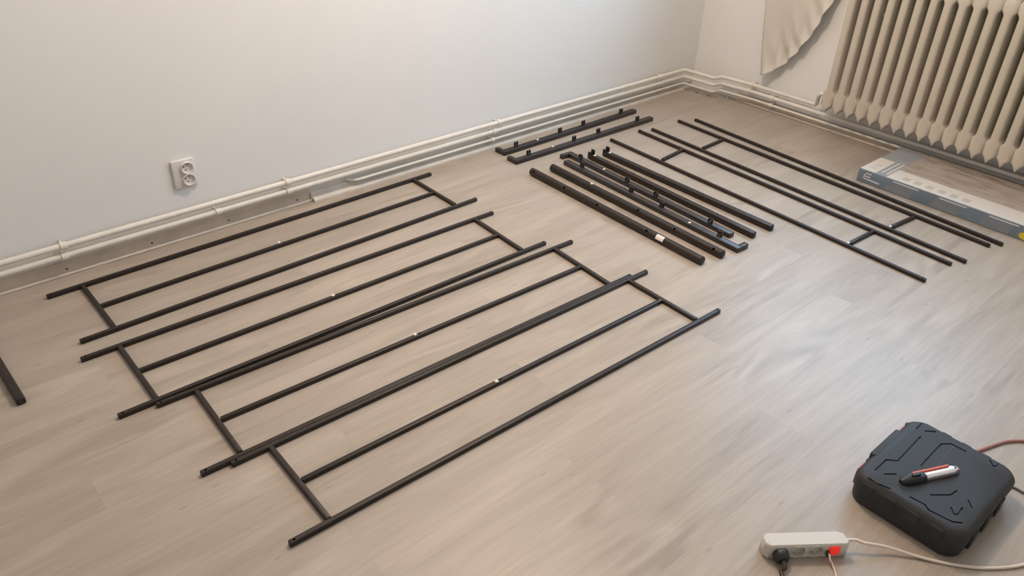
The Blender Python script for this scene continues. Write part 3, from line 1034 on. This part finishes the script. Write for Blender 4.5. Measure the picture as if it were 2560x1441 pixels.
# ------------------------------------------------------------------ power strip standing on its long edge
A_, B_ = V((-2.622, -2.246, 0)), V((-2.474, -2.360, 0))
sd = (B_ - A_).normalized()
sn_ = V((-sd.y, sd.x, 0))
sn_ = sn_ if sn_.dot(CAM - A_) < 0 else -sn_       # towards the back of the strip
SH, SD = .043, .040
strip = thing('power_strip', 'white power strip lying on its edge with a lit red switch', 'power strip', (A_ + B_) / 2 + sn_ * SD / 2)
mid_ = (A_ + B_) / 2
SL = (B_ - A_).length + .012
bm = bmesh.new()
hl = SL / 2
prof = [(-hl + .010, 0), (hl - .006, 0), (hl, .008), (hl - .004, SD - .008), (hl - .018, SD), (-hl + .010, SD), (-hl, SD - .010), (-hl, .010)]
def sring(z, i):
    out = []
    for s_, d_ in prof:
        k_ = 1 - i / hl
        out.append(mid_ + sd * (s_ * k_) + sn_ * (SD / 2 + (d_ - SD / 2) * (1 - i / (SD / 2))) + UP * z)
    return out
loft(bm, [sring(0, .0025), sring(.003, 0), sring(SH - .004, 0), sring(SH, .003)])
strip_body = shade_auto(make('strip_body', bm, MT['strip'], strip), 40)
def front_disc(name, s_, z_, r_, h_, m, parent, r2=None, out0=0.0):
    bm = bmesh.new()
    c = mid_ + sd * s_ + UP * z_ - sn_ * out0
    disc(bm, c + sn_ * .001, -sn_, r_, h_ + .001, 26, r2)
    return shade_auto(make(name, bm, m, parent), 40)
ZS = .0205
for s_ in (-.064, -.0215, .020):
    bm = bmesh.new()
    c = mid_ + sd * s_ + UP * ZS
    n_ = 28
    rs = []
    for r_, o_ in ((.0185, -.0005), (.0185, .0012), (.0172, .0012), (.0168, -.0002)):
        rs.append([bm.verts.new(c + (sd * math.cos(2 * math.pi * k / n_) + UP * math.sin(2 * math.pi * k / n_)) * r_ - sn_ * o_) for k in range(n_)])
    for a_, b_ in zip(rs, rs[1:]):
        for k in range(n_):
            bm.faces.new((a_[k], a_[(k + 1) % n_], b_[(k + 1) % n_], b_[k]))
    ring_ = shade_auto(make('socket_rim', bm, MT['strip'], strip), 40)
    bm = bmesh.new(); disc(bm, c + sn_ * .0205, -sn_, .0166, .0105, 26); well = make('socket_well', bm, MT['strip'], strip)
    DRILL.append(([strip_body], c, -sn_, .0168, .0200))
    for dx, dz_ in ((-.0085, -.004), (.0085, .004), (.002, .0135), (-.002, -.0135)):
        drilled_hole('pin_hole', [well], c + sd * dx + UP * dz_ + sn_ * .0100, -sn_, .0024, .0085, well)
bm = bmesh.new()
c = mid_ + sd * .063 + UP * .0235
obox(bm, c - sd * .0125, c + sd * .0125, -sn_, UP, -.002, .0045, -.0135, .0135, .003, 2)
shade_auto(make('rocker_switch', bm, MT['switch'], strip), 40)['label'] = 'lit red rocker switch'
# its own white cord, looping away past the tool case
zc = .0042
pts = [B_ + sd * .004 + sn_ * .022 + UP * .030, B_ + sd * .030 + sn_ * .022 + UP * .029] + [fl(x, y, z_) for x, y, z_ in ((2160, 1358, .026), (2215, 1368, .018), (2280, 1388, .008), (2340, 1404, zc), (2400, 1415, zc), (2460, 1421, zc), (2520, 1419, zc), (2565, 1411, zc), (2640, 1392, zc), (2720, 1380, zc))]
bm = bmesh.new(); tube(bm, smooth_path(pts, 8), .0038, 10); make('cord', bm, MT['cord_white'], strip, True)

# black plug with cord in the first socket
c = mid_ + sd * -.064 + UP * ZS
plug = thing('black_plug', 'round black plug with brown-black cord in the end socket of the power strip', 'plug', (c.x, c.y, 0))
bm = bmesh.new(); tube(bm, [c + sn_ * -.0015, c - sn_ * .003, c - sn_ * .018, c - sn_ * .024], [.0180, .0188, .0165, .011], 24)
shade_auto(make('plug_body', bm, MT['plastic_black'], plug), 40)
pts = [c - sn_ * .022, c - sn_ * .036 - UP * .006, fl(1952, 1425, .008), fl(1957, 1450, .0045), fl(1958, 1500, .0045), fl(1950, 1600, .0045)]
bm = bmesh.new(); tube(bm, smooth_path(pts, 8), [.0058] * 12 + [.0045] * 29, 10); make('cord', bm, MT['cord_black'], plug, True)
# thin white lead beside the switch
c2 = mid_ + sd * .047 + UP * .020
lead = thing('thin_white_lead', 'thin white lead plugged in beside the red switch', 'cable', (c2.x, c2.y, 0))
bm = bmesh.new(); obox(bm, c2 - sd * .004, c2 + sd * .004, -sn_, UP, .0008, .012, -.008, .006, .002, 1); make('small_plug', bm, MT['cord_black'], lead)
pts = [c2 - sn_ * .010 + UP * .004, c2 - sn_ * .022 - UP * .004, fl(2078, 1405, .008), fl(2088, 1432, .0025), fl(2093, 1460, .0025), fl(2110, 1520, .0025)]
bm = bmesh.new(); tube(bm, smooth_path(pts, 8), .0022, 8); make('lead_cord', bm, MT['cord_white'], lead, True)

# other cords at the case
pts = [fl(x, y, .0042) for x, y in ((2440, 1130), (2490, 1112), (2520, 1104), (2560, 1103), (2620, 1112), (2720, 1140))]
bm = bmesh.new(); tube(bm, smooth_path(pts, 8), .0042, 10)
tag(make('red_cord', bm, MT['cord_red'], None, True), 'faded red cord on the floor behind the tool case', 'cord')
pts = [fl(x, y, .003) for x, y in ((2515, 1212), (2540, 1222), (2562, 1234), (2620, 1262), (2700, 1300))]
bm = bmesh.new(); tube(bm, smooth_path(pts, 8), .003, 10)
tag(make('thin_cable', bm, MT['cord_grey'], None, True), 'thin dark grey cable on the floor beside the tool case', 'cable')

# ------------------------------------------------------------------ ceiling lamp
lamp = thing('ceiling_lamp', 'ceiling lamp holder hanging from the ceiling on a short stem', 'lamp', LAMP_POS + V((0, 0, -.06)))
bm = bmesh.new(); disc(bm, (LAMP_POS.x, LAMP_POS.y, RZ1 - .03), UP, .08, .032, 24); make('canopy', bm, MT['brass'], lamp)
bm = bmesh.new(); tube(bm, [(LAMP_POS.x, LAMP_POS.y, RZ1 - .03), (LAMP_POS.x, LAMP_POS.y, LAMP_POS.z + .10)], .008, 10); make('stem', bm, MT['brass'], lamp)
bm = bmesh.new(); disc(bm, (LAMP_POS.x, LAMP_POS.y, LAMP_POS.z + .085), UP, .10, .02, 24); make('holder', bm, MT['brass'], lamp)
ld = bpy.data.lights.new('ceiling_lamp_offscreen', 'POINT')
ld.energy = LAMP_POWER
ld.color = LAMP_COLOR
ld.shadow_soft_size = .11
lo_ = bpy.data.objects.new('ceiling_lamp_offscreen', ld)
COL.objects.link(lo_)
lo_.location = LAMP_POS

# ------------------------------------------------------------------ cut the holes and socket wells
jobs = {}
for targets, c, axis, r_, depth in DRILL:
    for o in targets:
        jobs.setdefault(o.name, (o, bmesh.new()))
        disc(jobs[o.name][1], c - axis * depth, axis, r_, depth + .012, 20)
cutters = []
for o, bm in jobs.values():
    bmesh.ops.recalc_face_normals(bm, faces=bm.faces[:])
    me = bpy.data.meshes.new('hole_cutter'); bm.to_mesh(me); bm.free()
    co = bpy.data.objects.new('hole_cutter', me); COL.objects.link(co); cutters.append(co)
    md = o.modifiers.new('holes', 'BOOLEAN'); md.operation = 'DIFFERENCE'; md.object = co; md.solver = 'EXACT'
bpy.context.view_layer.update()
dg = bpy.context.evaluated_depsgraph_get()
cut_meshes = [(o, bpy.data.meshes.new_from_object(o.evaluated_get(dg))) for o, _ in jobs.values()]
for o, me in cut_meshes:
    o.modifiers.clear()
    o.data = me
    shade_auto(o, 40)
for co in cutters:
    bpy.data.objects.remove(co, do_unlink=True)
